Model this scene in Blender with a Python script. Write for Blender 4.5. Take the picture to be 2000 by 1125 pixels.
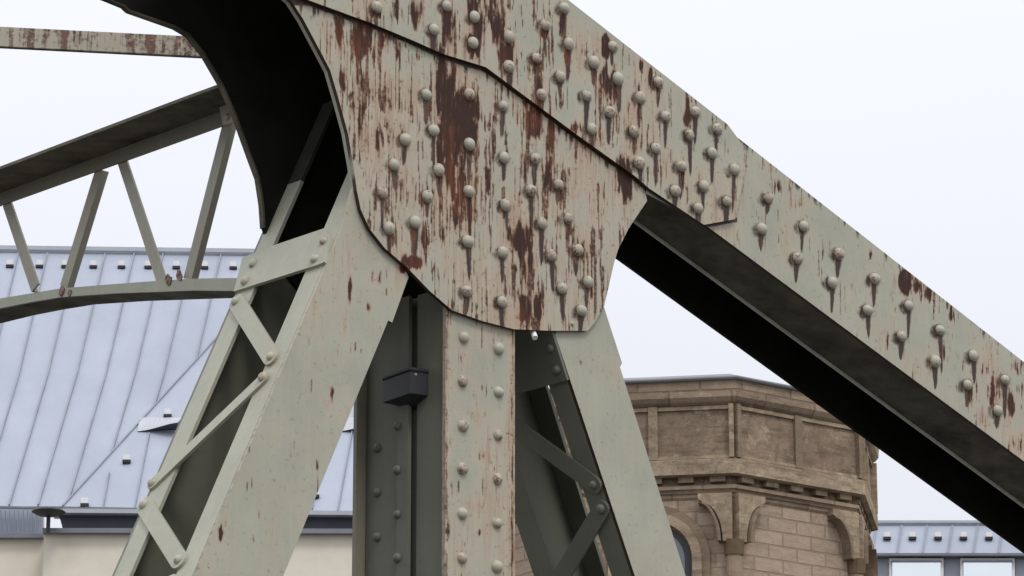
import bpy, math, random
import numpy as np
from mathutils import Vector
random.seed(7)
for o in list(bpy.data.objects): bpy.data.objects.remove(o)
SC = bpy.context.scene; COL = SC.collection
# ---------------------------------------------------------------- camera, sky, sun, exposure
PITCH = math.radians(16.0); F = 7800.0; CZ = 1.6          # focal length in photo pixels (2000 wide)
cam = bpy.data.cameras.new('camera'); co = bpy.data.objects.new('camera', cam); COL.objects.link(co)
co.location = (0, 0, CZ); co.rotation_euler = (math.pi/2 + PITCH, 0, 0)
cam.sensor_width = 36; cam.lens = 36*F/2000; cam.clip_end = 5000; cam.clip_start = .1
SC.camera = co
SC.render.resolution_x = 1024; SC.render.resolution_y = 576
SUN_EL, SUN_AZ = math.radians(55), math.radians(150)      # azimuth clockwise from +Y
W = bpy.data.worlds.new('World'); SC.world = W; W.use_nodes = True
nt = W.node_tree; nt.nodes.clear()
out = nt.nodes.new('ShaderNodeOutputWorld')
bg1 = nt.nodes.new('ShaderNodeBackground'); bg2 = nt.nodes.new('ShaderNodeBackground'); add = nt.nodes.new('ShaderNodeAddShader')
sky = nt.nodes.new('ShaderNodeTexSky'); sky.sky_type = 'NISHITA'; sky.sun_disc = False
sky.sun_elevation = SUN_EL; sky.sun_rotation = SUN_AZ
nt.links.new(sky.outputs[0], bg1.inputs[0]); bg1.inputs[1].default_value = .012
# cloud deck: luminance rises from horizon to zenith as under an overcast sky
tc = nt.nodes.new('ShaderNodeTexCoord'); sep = nt.nodes.new('ShaderNodeSeparateXYZ')
nt.links.new(tc.outputs['Generated'], sep.inputs[0])
mr = nt.nodes.new('ShaderNodeMapRange'); nt.links.new(sep.outputs[2], mr.inputs[0])
mr.inputs[1].default_value = 0; mr.inputs[2].default_value = 1; mr.inputs[3].default_value = .60; mr.inputs[4].default_value = 1.75
ns = nt.nodes.new('ShaderNodeTexNoise'); ns.inputs['Scale'].default_value = 3.0; ns.inputs['Detail'].default_value = 4
nt.links.new(tc.outputs['Generated'], ns.inputs['Vector'])
mr2 = nt.nodes.new('ShaderNodeMapRange'); nt.links.new(ns.outputs[0], mr2.inputs[0]); mr2.inputs[3].default_value = .97; mr2.inputs[4].default_value = 1.03
mu = nt.nodes.new('ShaderNodeMath'); mu.operation = 'MULTIPLY'
nt.links.new(mr.outputs[0], mu.inputs[0]); nt.links.new(mr2.outputs[0], mu.inputs[1])
bg2.inputs[0].default_value = (.93, .945, 1.0, 1); nt.links.new(mu.outputs[0], bg2.inputs[1])
nt.links.new(bg1.outputs[0], add.inputs[0]); nt.links.new(bg2.outputs[0], add.inputs[1]); nt.links.new(add.outputs[0], out.inputs[0])
sl = bpy.data.lights.new('sun', 'SUN'); sl.energy = 1.1; sl.angle = math.radians(14); sl.color = (1, .96, .9)
so = bpy.data.objects.new('sun', sl); COL.objects.link(so)
sd = Vector((math.sin(SUN_AZ)*math.cos(SUN_EL), math.cos(SUN_AZ)*math.cos(SUN_EL), math.sin(SUN_EL)))
so.rotation_euler = sd.to_track_quat('Z', 'Y').to_euler(); so.location = sd*40
SC.view_settings.view_transform = 'Standard'; SC.view_settings.look = 'None'
SC.view_settings.exposure = 0.0; SC.view_settings.gamma = 1
# ---------------------------------------------------------------- geometry of the view -> metres
cp, sp = math.cos(PITCH), math.sin(PITCH)
def ray(px, py):
    x = (px-1000)/F; y = (562.5-py)/F
    return Vector((x, cp - y*sp, sp + y*cp))              # unit depth along the optical axis
CAM = Vector((0, 0, CZ))
def on(px, py, P, n):
    r = ray(px, py); return CAM + r*((P-CAM).dot(n)/r.dot(n))
def at_depth(px, py, d): return CAM + ray(px, py)*d
def on_z(px, py, z):
    r = ray(px, py); return CAM + r*((z-CZ)/r.z)
def proj(P):
    d = Vector(P)-CAM; z = d.y*cp + d.z*sp
    return 1000 + F*d.x/z, 562.5 - F*(-d.y*sp + d.z*cp)/z
AZ = math.radians(42.6)
T = Vector((-math.sin(AZ), math.cos(AZ), 0)); L = Vector((math.cos(AZ), math.sin(AZ), 0)); UP = Vector((0, 0, 1))
P0 = at_depth(1000, 400, 13.0)                            # a point on the front of the gusset plate
def fr(px, py, t=0.0):                                    # pixel -> (u, w) on the truss plane at depth t
    p = on(px, py, P0+T*t, T) - P0; return (p.dot(L), p.z)
def uw(u, w, t=0.0): return P0 + L*u + UP*w + T*t
def on_u(px, py, u): return on(px, py, P0+L*u, L)
# ---------------------------------------------------------------- mesh helpers
WL = {}
def link(o, parent, loc):
    COL.objects.link(o)
    if parent is not None: o.parent = parent; o.location = Vector(loc) - WL[parent.name]
    else: o.location = loc
    WL[o.name] = Vector(loc)
def mk(name, V, Fc, mat, parent=None, smooth=False, attr=None, origin=None):
    V = [Vector(v) for v in V]
    if origin is None:
        origin = Vector((sum(v.x for v in V), sum(v.y for v in V), sum(v.z for v in V)))/len(V)
    me = bpy.data.meshes.new(name); me.from_pydata([v-origin for v in V], [], Fc)
    me.materials.append(mat)
    if smooth: me.polygons.foreach_set('use_smooth', [True]*len(me.polygons))
    if attr is not None:
        a = me.color_attributes.new('wear_shade', 'FLOAT_COLOR', 'POINT')
        a.data.foreach_set('color', np.asarray(attr, dtype=np.float32).ravel())
    me.update(); me.validate()
    o = bpy.data.objects.new(name, me); link(o, parent, origin); return o
def empty(name, loc, parent=None):
    o = bpy.data.objects.new(name, None); o.empty_display_size = .3; link(o, parent, loc); return o
def tag(o, label, cat, group=None, kind=None):
    o['label'] = label
    if cat: o['category'] = cat
    if group: o['group'] = group
    if kind: o['kind'] = kind
class MB:
    def __init__(s): s.v = []; s.f = []
    def add(s, V, Fc):
        b = len(s.v); s.v += [Vector(v) for v in V]; s.f += [[b+i for i in f] for f in Fc]
    def box(s, o, a, b, c):                               # corner + three edge vectors
        o, a, b, c = Vector(o), Vector(a), Vector(b), Vector(c)
        if a.cross(b).dot(c) < 0: a, b = b, a
        s.add([o, o+a, o+a+b, o+b, o+c, o+a+c, o+a+b+c, o+b+c],
              [(3,2,1,0), (4,5,6,7), (0,1,5,4), (1,2,6,5), (2,3,7,6), (3,0,4,7)])
    def prism(s, pts, ext):                               # planar outline extruded
        n = len(pts); ext = Vector(ext)
        A = [Vector(p) for p in pts]; N = Vector()
        for i in range(n): N += A[i].cross(A[(i+1) % n])
        if N.dot(ext) > 0: A = A[::-1]
        s.add(A + [p+ext for p in A], [tuple(range(n)), tuple(range(2*n-1, n-1, -1))] +
              [(i, i+n, (i+1) % n+n, (i+1) % n) for i in range(n)])
    def tube(s, P, Q, r, n=12, r2=None, capped=True):
        P, Q = Vector(P), Vector(Q); d = (Q-P).normalized(); a = d.orthogonal().normalized(); b = d.cross(a)
        r2 = r if r2 is None else r2
        V = [P+(a*math.cos(2*math.pi*i/n)+b*math.sin(2*math.pi*i/n))*r for i in range(n)] + \
            [Q+(a*math.cos(2*math.pi*i/n)+b*math.sin(2*math.pi*i/n))*r2 for i in range(n)]
        s.add(V, [(i, (i+1) % n, (i+1) % n+n, i+n) for i in range(n)] + ([tuple(range(n-1, -1, -1)), tuple(range(n, 2*n))] if capped else []))
    def build(s, name, mat, parent=None, **k): return mk(name, s.v, s.f, mat, parent, **k)
# ---------------------------------------------------------------- numpy noise and wear fields
def vn(x, y, seed=0):
    ix = np.floor(x); iy = np.floor(y); fx = x-ix; fy = y-iy
    fx = fx*fx*(3-2*fx); fy = fy*fy*(3-2*fy)
    def h(a, b):
        v = np.sin(a*127.1+b*311.7+seed*74.7)*43758.5453; return v-np.floor(v)
    return (h(ix, iy)*(1-fx)+h(ix+1, iy)*fx)*(1-fy)+(h(ix, iy+1)*(1-fx)+h(ix+1, iy+1)*fx)*fy
def fbm(x, y, seed=0, o=3):
    s = 0; a = .5; t = 0
    for i in range(o): s = s + a*vn(x*2**i, y*2**i, seed+i); t += a; a *= .5
    return s/t
def ss(a, b, x):
    t = np.clip((x-a)/(b-a), 0, 1); return t*t*(3-2*t)
# patches of heavy rust: x, y, half width, half height, amount (photo pixels on the plate)
PATCH = [(862,165,13,60,1.1),(878,190,14,50,1),(905,215,24,38,1.3),(912,262,20,40,1.2),(880,255,22,60,1),(890,330,20,70,.95),(905,390,24,60,.75),(858,300,9,70,.8),
 (872,420,26,60,.55),(915,430,16,55,.6),(830,480,10,40,.55),(846,540,8,25,.35),
 (1046,245,16,35,.85),(1075,262,14,55,.8),(1070,330,16,50,.75),(1092,395,12,50,.6),(1060,400,14,40,.6),(1020,350,10,50,.35),
 (1015,470,26,40,.95),(1032,540,16,60,.9),(1002,520,10,50,.6),(1024,600,15,34,1.6),(1050,604,9,34,1.3),(1003,500,8,60,.5),(985,420,12,40,.45),
 (985,495,9,10,1.0),(1127,488,9,10,.8),(1140,490,22,22,.5),(1155,540,6,60,.4),
 (662,60,8,40,.8),(712,75,18,38,.75),(740,95,14,40,.7),(775,95,5,25,.7),(700,190,14,60,.5),(710,260,14,60,.35),(735,290,12,60,.4),(760,200,9,60,.45),(790,300,10,60,.4),
 (668,200,8,30,.6),(672,160,8,26,.7),(765,345,7,30,.3),(750,400,8,26,.5),(805,510,16,13,1.5),(790,525,10,10,1.0),(805,480,6,30,.5),
 (1224,345,8,38,1.1),(1212,320,6,26,.6),(1196,310,6,30,.35),(1160,330,8,60,.3),(1150,300,22,50,.25),(960,270,14,60,.5),(950,330,10,60,.4),(948,440,9,60,.4),
 (960,30,14,60,.6),(985,30,10,50,.6),(925,30,12,50,.85),(875,45,10,55,.8),(868,20,8,30,.6),(815,35,16,30,.6),(775,20,14,30,.55),(735,22,10,16,1),(920,85,12,22,1.1),(930,50,10,36,.9),
 (993,110,12,28,1.1),(1000,90,9,20,.7),(1055,150,8,46,.9),(1047,130,10,20,.8),(1062,62,11,16,.9),(1048,180,6,26,.7),(1122,250,10,12,.9),(1125,120,14,50,.3),
 (1108,100,7,30,.8),(1098,40,7,30,.9),(1183,90,8,20,1),(1180,170,14,36,.95),(1200,180,10,36,1),(1205,215,7,40,.6),(1230,215,12,40,.5),(1247,200,6,40,.8),(1270,150,5,20,.9),(1258,95,24,14,.4),
 (1346,225,6,30,1),(1250,130,6,14,.7),(1283,170,6,25,.5),(1240,285,10,30,.4),(1170,270,14,24,.4),(1300,330,14,30,.3),(1332,350,7,30,.5),
 (1418,245,3,16,.7),(1458,300,3,22,.7),(1490,320,5,24,.7),(1505,330,4,24,.7),(1530,370,22,22,.48),(1555,395,32,14,.4),(1528,470,12,28,.35),(1545,350,20,14,.35),
 (1768,548,12,22,1.2),(1790,560,18,16,.9),(1812,575,12,20,.7),(1858,608,5,22,.8),(1700,500,5,10,.4),(1598,545,5,14,.4),(1655,570,12,16,.35),
 (1900,650,16,22,.4),(1925,715,16,24,.55),(1945,760,14,40,.8),(1975,790,12,30,.7),(1895,770,8,30,.4),(1990,720,20,20,.5),(1730,665,12,24,.45),(1832,680,18,30,.35),(1935,680,14,20,.45),(1990,870,14,24,.5),(1920,820,12,22,.35),
 (1100,300,20,50,.35),(1040,400,60,100,.12),(880,300,60,160,.14),(720,200,60,140,.18),(950,40,160,50,.14)]
# left leg and post
PATCH += [(a_, b_, c_, d_, e_*.85) for a_, b_, c_, d_, e_ in [(685,565,5,26,.95),(672,640,5,36,.55),(664,690,5,22,.6),(735,545,18,20,.62),(745,570,20,16,.4),(720,600,6,12,.7),(707,575,10,10,.4),(648,770,4,30,.8),(661,690,3,20,.6),
 (690,500,20,26,.22),(700,460,14,16,.35),(617,600,4,12,.5),(445,1000,6,30,.5),(430,1040,8,16,.45),(505,1010,3,14,.7),(495,1050,4,12,.9),(440,960,5,20,.5),(640,800,8,30,.35),(620,870,10,40,.15),
 (932,812,20,9,.62),(938,825,8,12,.5),(884,865,12,16,.5),(935,890,18,14,.6),(945,880,8,20,.4),(928,992,14,14,.5),(905,700,7,10,.6),(942,760,4,12,.6),(936,1040,4,8,.7),(1000,830,4,60,.3),(1000,1020,6,40,.7),(876,700,3,70,.5),(990,900,5,90,.3),(1135,708,7,9,.5),(1162,688,6,8,.45),(1170,730,8,8,.3)]]
def wear_shade(px, py, rivets, base=.0, streaky=1.0):
    wob = (fbm(px/14, py/60, 5)-.5)*9
    x = px + wob*.5; R = np.zeros_like(px)
    thin = fbm(x/4.2, py/46, 11, 3)                        # thin vertical streaks
    mid = fbm(x/9, py/70, 21, 3)
    pat = np.zeros_like(px)
    for (cx, cy, hw, hh, a) in PATCH:
        m = (np.abs(px-cx) < hw*2.6) & (np.abs(py-cy) < hh*2.2)
        if not m.any(): continue
        dx = (x[m]-cx)/hw; dy = (py[m]-cy)/hh
        pat[m] = np.maximum(pat[m], min(1.5, a*1.2)*np.exp(-(np.abs(dx)**2.2)*.65-(np.abs(dy)**2.4)*.7))
    fine = fbm(x/2.6, py/26, 61, 2); hairs = fbm(x/3.0, py/95, 71, 2)
    R = ss(.34, .92, pat*.86 + (thin-.5)*.75*streaky + (mid-.5)*1.0*streaky + (fine-.5)*.45*streaky + (fbm(px/45, py/70, 93)-.5)*.45 + .015 + base)
    R = np.maximum(R, .6*ss(.77, .87, hairs+pat*.20+(fbm(px/38, py/38, 91)-.5)*.5+base*3))
    R = np.maximum(R, ss(.75, 1.15, pat+(mid-.5)*.8+(fine-.5)*.3))
    G = np.clip(pat*.7 + (fbm(px/60, py/90, 41)-.45)*1.3 + (thin-.5)*.35 + base*4 + .08, 0, 1)
    B = np.zeros_like(px)
    for k, (rx, ry) in enumerate(rivets):
        rnd = random.Random(int(rx*13+ry*7)); ln = rnd.uniform(30, 88); wd = rnd.uniform(2.6, 4.9); st = rnd.uniform(1.0, 1.8)
        m = (np.abs(px-rx) < 24) & (py > ry-26) & (py < ry+ln+26)
        if not m.any(): continue
        dx = px[m]-rx + rnd.uniform(-2, 2) + (py[m]-ry)*rnd.uniform(-.05, .05); dy = py[m]-ry-7
        w_ = wd*(1.35-.9*np.clip(dy/ln, 0, 1.3)); v = st*np.exp(-(dx/w_)**2)*ss(-8, 6, dy)*(1-ss(ln*.7, ln, dy + (thin[m]-.5)*26))
        halo = .95*np.exp(-(((px[m]-rx+4)/15.5)**2+((py[m]-ry-3)/15.5)**2)**3)*(thin[m]*.9+.3)  # dark ring stands in for the rivet's contact shadow
        B[m] = np.maximum(B[m], np.maximum(v, halo*.8)); G[m] = np.maximum(G[m], v*.6)
    return R, G, B
# ---------------------------------------------------------------- materials
def M(name): 
    m = bpy.data.materials.new(name); m.use_nodes = True; t = m.node_tree
    return m, t, t.nodes['Principled BSDF']
def N(t, k, **kw):
    n = t.nodes.new(k)
    for a, b in kw.items():
        if a in n.inputs: n.inputs[a].default_value = b
        else: setattr(n, a, b)
    return n
def mixc(t, a, b, f):
    n = t.nodes.new('ShaderNodeMix'); n.data_type = 'RGBA'
    for s, v in ((n.inputs[0], f), (n.inputs[6], a), (n.inputs[7], b)):
        if hasattr(v, 'links'): t.links.new(v, s)
        elif isinstance(v, tuple): s.default_value = (*v, 1)
        else: s.default_value = v
    return n.outputs[2]
def rng(t, v, a, b, c=0, d=1):
    n = t.nodes.new('ShaderNodeMapRange'); t.links.new(v, n.inputs[0])
    for i, q in enumerate((a, b, c, d)): n.inputs[i+1].default_value = q
    return n.outputs[0]
def math2(t, op, a, b):
    n = t.nodes.new('ShaderNodeMath'); n.operation = op
    for s, v in ((n.inputs[0], a), (n.inputs[1], b)):
        if hasattr(v, 'links'): t.links.new(v, s)
        else: s.default_value = v
    return n.outputs[0]
def coords(t, sc=(1, 1, 1)):
    g = t.nodes.new('ShaderNodeNewGeometry'); m = t.nodes.new('ShaderNodeMapping'); m.inputs['Scale'].default_value = sc
    t.links.new(g.outputs['Position'], m.inputs[0]); return m.outputs[0]
def noise(t, vec, s, d=4, r=.6):
    n = N(t, 'ShaderNodeTexNoise', Scale=s, Detail=d, Roughness=r); t.links.new(vec, n.inputs['Vector']); return n.outputs[0]
def bump(t, bs, h, st, dist):
    b = t.nodes.new('ShaderNodeBump'); b.inputs['Strength'].default_value = st; b.inputs['Distance'].default_value = dist
    t.links.new(h, b.inputs['Height']); t.links.new(b.outputs[0], bs.inputs['Normal'])
PAINT = (.405, .403, .32); PINK = (.50, .405, .30)
def steel(name, attr=False, paint=PAINT, pink=PINK, rust=.0, spots=.0):
    """old pale paint over rusting steel; attr: reads the streak and painted shade layout stored on the plate"""
    m, t, bs = M(name)
    iso = coords(t); ver = coords(t, (1, 1, .09))
    n1 = noise(t, iso, 5, 5); n2 = noise(t, iso, 55, 5, .7); n3 = noise(t, ver, 48, 5, .65); n4 = noise(t, iso, 260, 3, .6)
    c = mixc(t, paint, tuple(q*.86 for q in paint), rng(t, n1, .35, .7))
    c = mixc(t, c, tuple(min(1, q*w) for q, w in zip(paint, (1.18, 1.12, 1.02))), rng(t, n3, .5, .8, 0, .5))
    c = mixc(t, c, tuple(q*.6 for q in paint), rng(t, n2, .56, .80, 0, .55))
    dark = mixc(t, (.032, .018, .017), (.115, .036, .024), rng(t, n2, .38, .66))
    dark = mixc(t, dark, (.28, .15, .11), rng(t, n3, .52, .70, 0, .6)); deep = mixc(t, (.028, .017, .018), (.10, .026, .014), rng(t, n1, .42, .58))
    if attr:
        at = N(t, 'ShaderNodeVertexColor', layer_name='wear_shade'); sx = t.nodes.new('ShaderNodeSeparateColor'); t.links.new(at.outputs[0], sx.inputs[0])
        R, G, B = sx.outputs[0], sx.outputs[1], sx.outputs[2]
        c = mixc(t, c, pink, math2(t, 'MULTIPLY', G, 1.0))
        RR = math2(t, 'ADD', R, math2(t, 'MULTIPLY', rng(t, n2, .3, .7, -.22, .22), rng(t, R, 0, .25))); R2 = rng(t, RR, .08, .66)
        B2 = rng(t, math2(t, 'ADD', B, rng(t, n2, .3, .7, -.2, .2)), .10, .62)
        wsh = rng(t, math2(t, 'ADD', G, rng(t, n3, .3, .7, -.5, .5)), .35, 1.0, 0, .55); c = mixc(t, c, (.36, .235, .165), wsh)
        hl = noise(t, coords(t, (1, 1, .05)), 150, 3, .5); hl = math2(t, 'MULTIPLY', rng(t, hl, .60, .68), rng(t, math2(t, 'ADD', G, rng(t, n2, .3, .7, -.3, .3)), .12, .6)); c = mixc(t, c, (.12, .07, .05), math2(t, 'MULTIPLY', hl, .45))
        c = mixc(t, c, (.20, .11, .08), rng(t, math2(t, 'ADD', n2, math2(t, 'MULTIPLY', G, .12)), .66, .74, 0, .75))
        d1 = mixc(t, (.32, .205, .135), (.12, .056, .033), rng(t, RR, .22, .52)); d2 = mixc(t, d1, (.045, .022, .016), rng(t, RR, .50, .85))
        d2 = mixc(t, d2, (.16, .046, .022), math2(t, 'MULTIPLY', rng(t, noise(t, iso, 4.3, 3, .5), .50, .60), rng(t, n3, .42, .58, 0, .85)))
        d2 = mixc(t, d2, (.27, .16, .11), rng(t, noise(t, ver, 85, 4, .7), .58, .70, 0, .6))
        c = mixc(t, c, (.045, .022, .013), B2); c = mixc(t, c, d2, R2)
        bump(t, bs, math2(t, 'ADD', math2(t, 'MULTIPLY', R2, -1.0), math2(t, 'MULTIPLY', n4, .35)), .55, .002)
        t.links.new(rng(t, R2, 0, 1, .48, .9), bs.inputs['Roughness'])
    else:
        th = .74-.2*rust
        c = mixc(t, c, pink, rng(t, n1, .6-.3*rust, .85-.3*rust, 0, .7))
        R2 = rng(t, math2(t, 'ADD', math2(t, 'ADD', math2(t, 'MULTIPLY', n3, .6), math2(t, 'MULTIPLY', n2, .4)), rng(t, n1, .3, .7, -.07*rust, .07*rust)), th-.10, th)
        c = mixc(t, c, dark, R2)
        bump(t, bs, math2(t, 'ADD', math2(t, 'MULTIPLY', R2, -1.0), math2(t, 'MULTIPLY', n4, .35)), .4, .002)
        bs.inputs['Roughness'].default_value = .55
    t.links.new(c, bs.inputs['Base Color']); bs.inputs['Specular IOR Level'].default_value = .35
    return m
def rivet_mat():
    m, t, bs = M('rivet paint')
    iso = coords(t); n1 = noise(t, iso, 9, 3); n2 = noise(t, iso, 70, 5, .7)
    oi = t.nodes.new('ShaderNodeObjectInfo')
    c = mixc(t, (.42, .405, .32), (.43, .35, .275), rng(t, oi.outputs['Random'], .3, 1, 0, .7))
    c = mixc(t, c, (.17, .09, .065), rng(t, math2(t, 'ADD', n2, math2(t, 'MULTIPLY', oi.outputs['Random'], .12)), .62, .72))
    t.links.new(c, bs.inputs['Base Color']); bs.inputs['Roughness'].default_value = .5; bump(t, bs, n2, .35, .003)
    return m
def simple(name, col, rough=.6, var=.12, sc=6, metal=0, col2=None, spec=.4, b=0):
    m, t, bs = M(name); iso = coords(t); n1 = noise(t, iso, sc, 5)
    c = mixc(t, col, col2 or tuple(q*(1-var*2) for q in col), rng(t, n1, .35, .7))
    t.links.new(c, bs.inputs['Base Color']); bs.inputs['Roughness'].default_value = rough; bs.inputs['Metallic'].default_value = metal
    bs.inputs['Specular IOR Level'].default_value = spec
    if b: bump(t, bs, n1, b, .01)
    return m
MAT = {}
MAT['plate'] = steel('weathered painted steel', attr=True)
MAT['steel'] = steel('painted steel')
MAT['inner'] = steel('inner steel darkened for shade', paint=(.17, .175, .135), pink=(.20, .17, .13))  # pale paint darkened in colour to give inner and side faces their shade
MAT['strut'] = steel('stained strut paint', paint=(.38, .37, .30), pink=(.38, .30, .24), rust=.2)
MAT['gloom'] = simple('strip steel darkened for gloom', (.045, .045, .036), .8, .2, 5)  # near-black colour standing in for the darkness around the upper strip
MAT['mid'] = steel('brace paint darkened for shade', paint=(.24, .23, .175), pink=(.26, .2, .15))  # darker paint copy carrying the shading of the top beam lip
MAT['steelrust'] = steel('rust streaked painted steel', rust=.8)
MAT['flatblack'] = simple('black for inner shade and fittings', (.020, .020, .016), .85, .3, 4, spec=.15)  # black paints the shade inside the box members; also lamp fittings
MAT['under'] = simple('olive steel darkened for underside shade', (.16, .145, .105), .75, .35, 7, spec=.2)  # shade of the undersides put into the base colour
MAT['rivet'] = rivet_mat()
# ---------------------------------------------------------------- plates with a stored streak and painted shade layout
def inside(poly, x, y):
    r = np.zeros(x.shape, bool); n = len(poly)
    for i in range(n):
        x0, y0 = poly[i]; x1, y1 = poly[(i+1) % n]
        c = ((y0 > y) != (y1 > y)); 
        with np.errstate(divide='ignore', invalid='ignore'):
            r ^= c & (x < (x1-x0)*(y-y0)/((y1-y0) if y1 != y0 else 1e-12)+x0)
    return r
def clip(poly, a0, a1, b0, b1):
    def cut(P, f):
        o = []
        for i in range(len(P)):
            A, B = P[i], P[(i+1) % len(P)]; fa, fb = f(A), f(B)
            if fa >= 0: o.append(A)
            if (fa >= 0) != (fb >= 0):
                s = fa/(fa-fb); o.append((A[0]+(B[0]-A[0])*s, A[1]+(B[1]-A[1])*s))
        return o
    for f in (lambda p: p[0]-a0, lambda p: a1-p[0], lambda p: p[1]-b0, lambda p: b1-p[1]):
        poly = cut(poly, f)
        if len(poly) < 3: return []
    return poly
def plate(name, pix, t0, th, parent, rivets=(), cell=.0045, base=0, streaky=1, extra=None, mat='plate', backmat=None):
    """steel plate in a plane parallel to the truss; pix: outline (photo pixels or ('uw',u,w)) at depth t0"""
    poly = [fr(p[0], p[1], t0) if p[0] != 'uw' else (p[1], p[2]) for p in pix]
    area = sum(poly[i][0]*poly[(i+1) % len(poly)][1]-poly[(i+1) % len(poly)][0]*poly[i][1] for i in range(len(poly)))
    if area < 0: poly = poly[::-1]
    def axis(lo, hi, vlo, vhi):
        a = list(np.arange(max(lo, vlo), min(hi, vhi), cell))
        return np.array([lo] + [q for q in a if lo+1e-4 < q < hi-1e-4] + [hi])
    us = [p[0] for p in poly]; wsx = [p[1] for p in poly]
    corners = [fr(x, y, t0) for x, y in ((-30, -30), (2030, -30), (-30, 1155), (2030, 1155))]
    A = axis(min(us), max(us), min(c[0] for c in corners), max(c[0] for c in corners))
    Bx = axis(min(wsx), max(wsx), min(c[1] for c in corners), max(c[1] for c in corners))
    UA, WB = np.meshgrid(A, Bx, indexing='ij'); ins = inside(poly, UA, WB)
    full = ins[:-1, :-1] & ins[1:, :-1] & ins[:-1, 1:] & ins[1:, 1:]
    anyc = ins[:-1, :-1] | ins[1:, :-1] | ins[:-1, 1:] | ins[1:, 1:]
    bd = anyc & ~full
    for i in range(len(poly)):                              # cells crossed by an outline edge
        (x0, y0), (x1, y1) = poly[i], poly[(i+1) % len(poly)]
        n = int(math.hypot(x1-x0, y1-y0)/(cell*.3))+2
        xs = np.linspace(x0, x1, n); ys = np.linspace(y0, y1, n)
        ia = np.clip(np.searchsorted(A, xs)-1, 0, len(A)-2); ib = np.clip(np.searchsorted(Bx, ys)-1, 0, len(Bx)-2)
        bd[ia, ib] = True
    full &= ~bd
    key = {}; V = []; Fc = []
    def vid(u, w):
        k = (round(u, 5), round(w, 5))
        if k not in key: key[k] = len(V); V.append((u, w))
        return key[k]
    for i, j in zip(*np.nonzero(full)):
        Fc.append((vid(A[i], Bx[j]), vid(A[i+1], Bx[j]), vid(A[i+1], Bx[j+1]), vid(A[i], Bx[j+1])))
    for i, j in zip(*np.nonzero(bd)):
        c = clip(poly, A[i], A[i+1], Bx[j], Bx[j+1])
        if len(c) >= 3:
            ids = []
            for p in c:
                q = vid(*p)
                if q not in ids: ids.append(q)
            if len(ids) >= 3: Fc.append(tuple(ids))
    nf = len(V); P3 = [uw(u, w, t0) for u, w in V]
    b = len(P3); n = len(poly)
    P3 += [uw(u, w, t0) for u, w in poly] + [uw(u, w, t0+th) for u, w in poly]
    for i in range(n):
        k = (i+1) % n; Fc.append((b+i, b+n+i, b+n+k, b+k))
    nb = len(Fc); Fc.append(tuple(range(b+2*n-1, b+n-1, -1)))
    a = np.array([tuple(v) for v in P3]); d = a-np.array(CAM)
    z = d[:, 1]*cp+d[:, 2]*sp; px = 1000+F*d[:, 0]/z; py = 562.5-F*(-d[:, 1]*sp+d[:, 2]*cp)/z
    R, G, B = wear_shade(px, py, rivets, base, streaky)
    if extra is not None: R, G, B = extra(px, py, R, G, B)
    EDG = [i for i in range(n) if (poly[(i+1) % n][0]-poly[i][0]) > .25*abs(poly[(i+1) % n][1]-poly[i][1])]
    for i in EDG:
        for k in (b+i, b+n+i, b+(i+1) % n, b+n+(i+1) % n): B[k] = 1.3; R[k] = 0  # edges facing down get their shade painted in
    o = mk(name, P3, Fc, MAT[mat], parent, attr=np.stack([R, G, B, np.ones_like(R)], 1))
    # make the outward side face the camera
    me = o.data
    me.polygons.foreach_set('use_smooth', [False]*len(me.polygons))
    if backmat:
        me.materials.append(MAT[backmat]); me.polygons[nb if nb < len(me.polygons) else -1].material_index = 1
    me.flip_normals() if me.polygons[0].normal.dot(T) > 0 and False else None
    return o
RM = {}
def rivet(P, n, parent, r=.0215, name='rivet', h=.85, mat='rivet'):
    k = (round(n.x, 3), round(n.y, 3), round(n.z, 3), r, h)
    n = Vector(n).normalized()
    if k not in RM:
        a = n.orthogonal().normalized(); b = n.cross(a); V = []; Fc = []; S = 16
        prof = [(1.0, -.1), (1.0, .08), (.93, .38), (.76, .68), (.5, .88), (.22, .98)]
        for q, z in prof: V += [(a*math.cos(2*math.pi*i/S)+b*math.sin(2*math.pi*i/S))*r*q + n*r*h*z for i in range(S)]
        V.append(n*r*h)
        for j in range(len(prof)-1): Fc += [(j*S+i, j*S+(i+1) % S, (j+1)*S+(i+1) % S, (j+1)*S+i) for i in range(S)]
        j = (len(prof)-1)*S; Fc += [(j+i, j+(i+1) % S, len(V)-1) for i in range(S)]
        me = bpy.data.meshes.new(name); me.from_pydata(V, [], Fc); me.materials.append(MAT[mat])
        me.polygons.foreach_set('use_smooth', [True]*len(Fc)); me.update(); RM[k] = me
    o = bpy.data.objects.new(name, RM[k]); s = random.uniform(.92, 1.06); o.scale = (s*random.uniform(.93, 1.07), s*random.uniform(.93, 1.07), s*random.uniform(.93, 1.07))
    link(o, parent, P); return o
# ================================================================ SETTING: ground
m, t, bs = M('ground paving'); iso = coords(t)
c = mixc(t, (.075, .072, .066), (.11, .105, .095), rng(t, noise(t, iso, .6, 6), .35, .65)); c = mixc(t, c, (.05, .05, .048), rng(t, noise(t, iso, 9, 4), .5, .7))
t.links.new(c, bs.inputs['Base Color']); bs.inputs['Roughness'].default_value = .85; MAT['ground'] = m
g = MB(); g.add([(-1500, -1500, 0), (1500, -1500, 0), (1500, 1500, 0), (-1500, 1500, 0)], [(0, 1, 2, 3)])
o = g.build('ground', MAT['ground']); tag(o, 'dark paved quay ground', None, kind='structure')
# ================================================================ BRIDGE
bridge = empty('steel_bridge', uw(0, 0)*1 - UP*(uw(0, 0).z))
tag(bridge, 'old riveted steel truss bridge in pale green paint streaked with rust', 'bridge')
D = .44
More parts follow.
